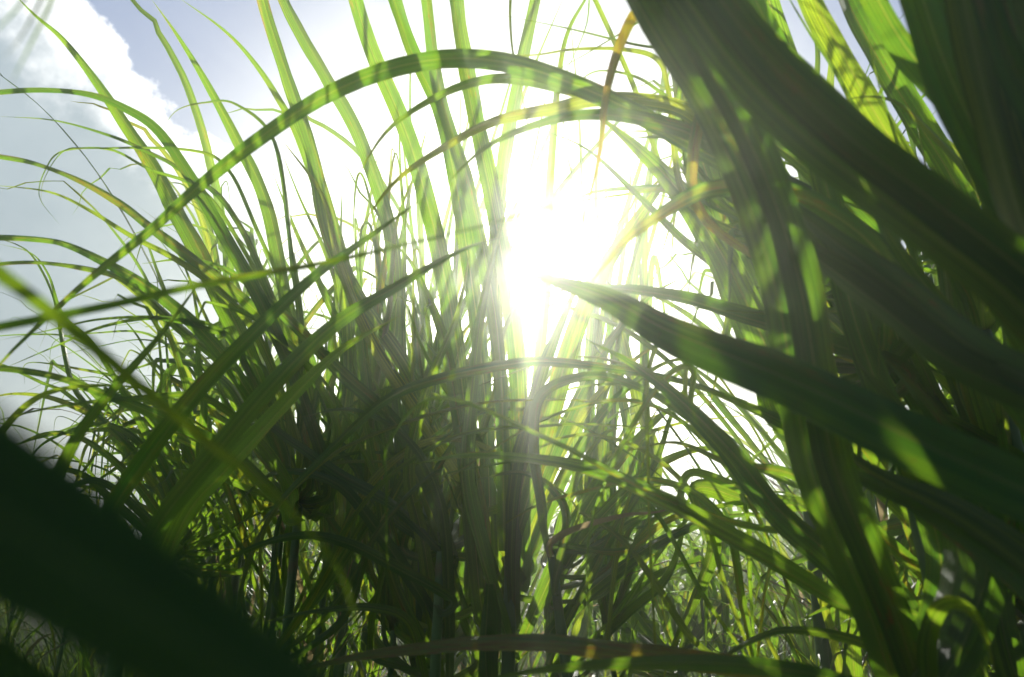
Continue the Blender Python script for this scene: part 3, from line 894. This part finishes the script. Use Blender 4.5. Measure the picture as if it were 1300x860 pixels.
for k in range(4):
    h = 1.5 + 0.2 * k
    STEM_MESH.append((h, tube_mesh('stem', [Vector((0, 0, -0.04)), Vector((0.03, 0.02, h * 0.5)), Vector((0.0, 0.05, h))],
                                   (0.016, 0.014, 0.009), M_stem, nodes=0.14)))

FOL = []
for k in range(7):
    rnd = random.Random(700 + k)
    st = Strip()
    h = 1.5
    for j in range(54):
        z = rnd.uniform(0.03, 1.0) ** 0.9 * h
        P, W, S = gen_leaf(rnd, rnd.uniform(0.7, 1.35), rnd.uniform(0.028, 0.052), R(rnd.uniform(6, 40)), rnd.uniform(1.0, 2.9), rnd.uniform(-1, 1))
        rot = Matrix.Rotation(rnd.uniform(0, 6.283), 3, 'Z')
        st.blade([rot @ q + Vector((0, 0, z)) for q in P[::2]], W[::2], [rot @ q for q in S[::2]], rnd.random(), 0.3, 0.1, rnd.uniform(0, 6))
    FOL.append((h, st.mesh('foliage', M_leaf)))


def cane(x, y, s, label, group, nleaf=12, thin=3, rnd=rng, zlo=0.06, wk=1.0):
    p = thing('sugarcane_plant', (x, y, 0), label, 'sugarcane', group, rnd.uniform(0, 6.28))
    p.scale = (s, s, s)
    h, me = rnd.choice(STEM_MESH)
    link('stem', me, p)
    a = rnd.uniform(0, 6.28)
    for i in range(nleaf + thin):
        me = rnd.choice(DRY_MESH if i < 2 else (LEAF_MESH if i < 6 else GREEN_MESH)) if i < nleaf else rnd.choice(THIN_MESH)
        o = link('leaf', me, p, (0, 0.03, h * (zlo + (1 - zlo) * ((i % nleaf) / nleaf) ** 0.8)))
        a += math.pi + rnd.uniform(-0.8, 0.8)
        o.rotation_euler = (rnd.uniform(-0.15, 0.15), rnd.uniform(-0.15, 0.15), a)
        k = rnd.uniform(0.8, 1.15)
        o.scale = (k, k * wk, k)
    return p


def far_cane(x, y, s, label, group, rnd=rng):
    p = thing('sugarcane_plant', (x, y, 0), label, 'sugarcane', group, rnd.uniform(0, 6.28))
    p.scale = (s, s, s * rnd.uniform(0.9, 1.1))
    h, me = rnd.choice(FOL)
    link('foliage', me, p)
    link('stem', rnd.choice(STEM_MESH)[1], p)
    return p


def wx(px, d):
    """ground x of what shows at photo column px, d metres ahead"""
    return (px - 650) / F * d


LB = {
    'left': 'leafy cane in the thicket left of the central clump, lit from behind',
    'right': 'leafy cane in the dark thicket at the lower right',
    'mid': 'leafy cane low behind the gap right of the central clump',
    'far': 'small distant cane in the sunlit stand that closes the view',
    'west': 'small cane seen against the grey sky at the far left',
}
ORD = ['first', 'second', 'third', 'fourth', 'fifth', 'sixth', 'seventh', 'eighth', 'ninth', 'tenth', 'eleventh', 'twelfth', 'thirteenth',
       'fourteenth', 'fifteenth', 'sixteenth', 'seventeenth', 'eighteenth']


def thicket(n, px0, px1, d0, d1, s0, s1, where, group, nleaf, thin, wk=1.0):
    """n canes in two ranks, each labelled by its rank and its turn from the left"""
    for rank in (0, 1):
        k = n // 2 + (n % 2 if rank == 0 else 0)
        for i in range(k):
            px = px0 + (px1 - px0) * (i + rng.uniform(0.15, 0.85)) / k
            d = d0 + (d1 - d0) * (rank * 0.5 + rng.uniform(0, 0.5))
            cane(wx(px, d), d, rng.uniform(s0, s1), '%s cane from the left, %s rank of %s' % (ORD[i], ('front', 'back')[rank], where),
                 group, nleaf, thin, wk=wk)


thicket(22, 235, 660, 2.2, 3.5, 0.80, 1.08, 'the thicket left of centre', 'canes of the left thicket', 15, 5)
thicket(34, 985, 1440, 1.7, 4.6, 0.85, 1.12, 'the dark thicket at the right', 'canes of the right thicket', 18, 5)
thicket(30, 650, 1030, 2.9, 6.8, 0.46, 0.64, 'low canes under the sky gap', 'low canes behind the gap', 20, 4, 2.0)
thicket(12, -60, 230, 2.6, 4.5, 0.46, 0.66, 'small canes at far left', 'small canes at the far left', 12, 7)
thicket(16, 130, 470, 2.6, 4.6, 0.52, 0.68, 'low canes behind the blurred dark blade', 'low canes at the lower left', 16, 4, 1.6)
# distant stand
for i in range(150):
    d = rng.uniform(4.8, 15)
    px = rng.uniform(-80, 1380)
    s = 0.72 if px < 260 else (0.72 if px < 1000 and px > 690 else 1.0)
    if px < 260:
        s = 0.6
    if 430 < px < 1000 and d < 7:
        d += 3.5
    far_cane(wx(px, d), d, s * rng.uniform(0.85, 1.1), LB['far'], 'canes of the distant stand')

# ------------------------------------------------------------------ short grass under the canes
def grass():
    st = Strip()
    rnd = random.Random(77)
    for i in range(8000):
        d = rnd.uniform(1.4, 9)
        x = wx(rnd.uniform(-100, 1400), d)
        h = rnd.uniform(0.2, 0.85)
        a = rnd.uniform(0, 6.28)
        lean = rnd.uniform(0.2, 1.2)
        P, W, S = [], [], []
        for k in range(6):
            t = k / 5
            r = h * lean * t * t
            P.append(Vector((x + math.cos(a) * r, d + math.sin(a) * r, h * t * (1 - 0.35 * lean * t * t) - 0.03)))
            W.append(0.015 * (1 - t ** 2) + 0.0006)
            S.append(Vector((-math.sin(a), math.cos(a), 0)))
        st.blade(P, W, S, rnd.random(), 0.3)
    o = link('grass', st.mesh('grass', M_leaf))
    o['kind'] = 'stuff'
    o['label'] = 'short green grass and weeds on the soil under the canes'
    o['category'] = 'grass'


grass()


# ------------------------------------------------------------------ sunlit haze
def haze():
    x, y0, y1, z0, z1 = 22, -2, 22, -1.2, 4.3
    v = [(-x, y0, z0), (x, y0, z0), (x, y1, z0), (-x, y1, z0), (-x, y0, z1), (x, y0, z1), (x, y1, z1), (-x, y1, z1)]
    f = [(0, 3, 2, 1), (4, 5, 6, 7), (0, 1, 5, 4), (1, 2, 6, 5), (2, 3, 7, 6), (3, 0, 4, 7)]
    me = bpy.data.meshes.new('haze')
    me.from_pydata(v, [], f)
    mt = bpy.data.materials.new('haze')
    mt.use_nodes = True
    g = NT(mt.node_tree)
    out = g.n('ShaderNodeOutputMaterial')
    pv = g.n('ShaderNodeVolumePrincipled')
    pv.inputs['Color'].default_value = (0.97, 0.995, 0.88, 1)
    pv.inputs['Density'].default_value = HAZE
    pv.inputs['Anisotropy'].default_value = 0.85
    g.l(pv.outputs[0], out.inputs['Volume'])
    me.materials.append(mt)
    o = link('haze', me)
    o['kind'] = 'stuff'
    o['label'] = 'thin sunlit haze hanging over the cane field'
    o['category'] = 'haze'


HAZE = 0.04
haze()
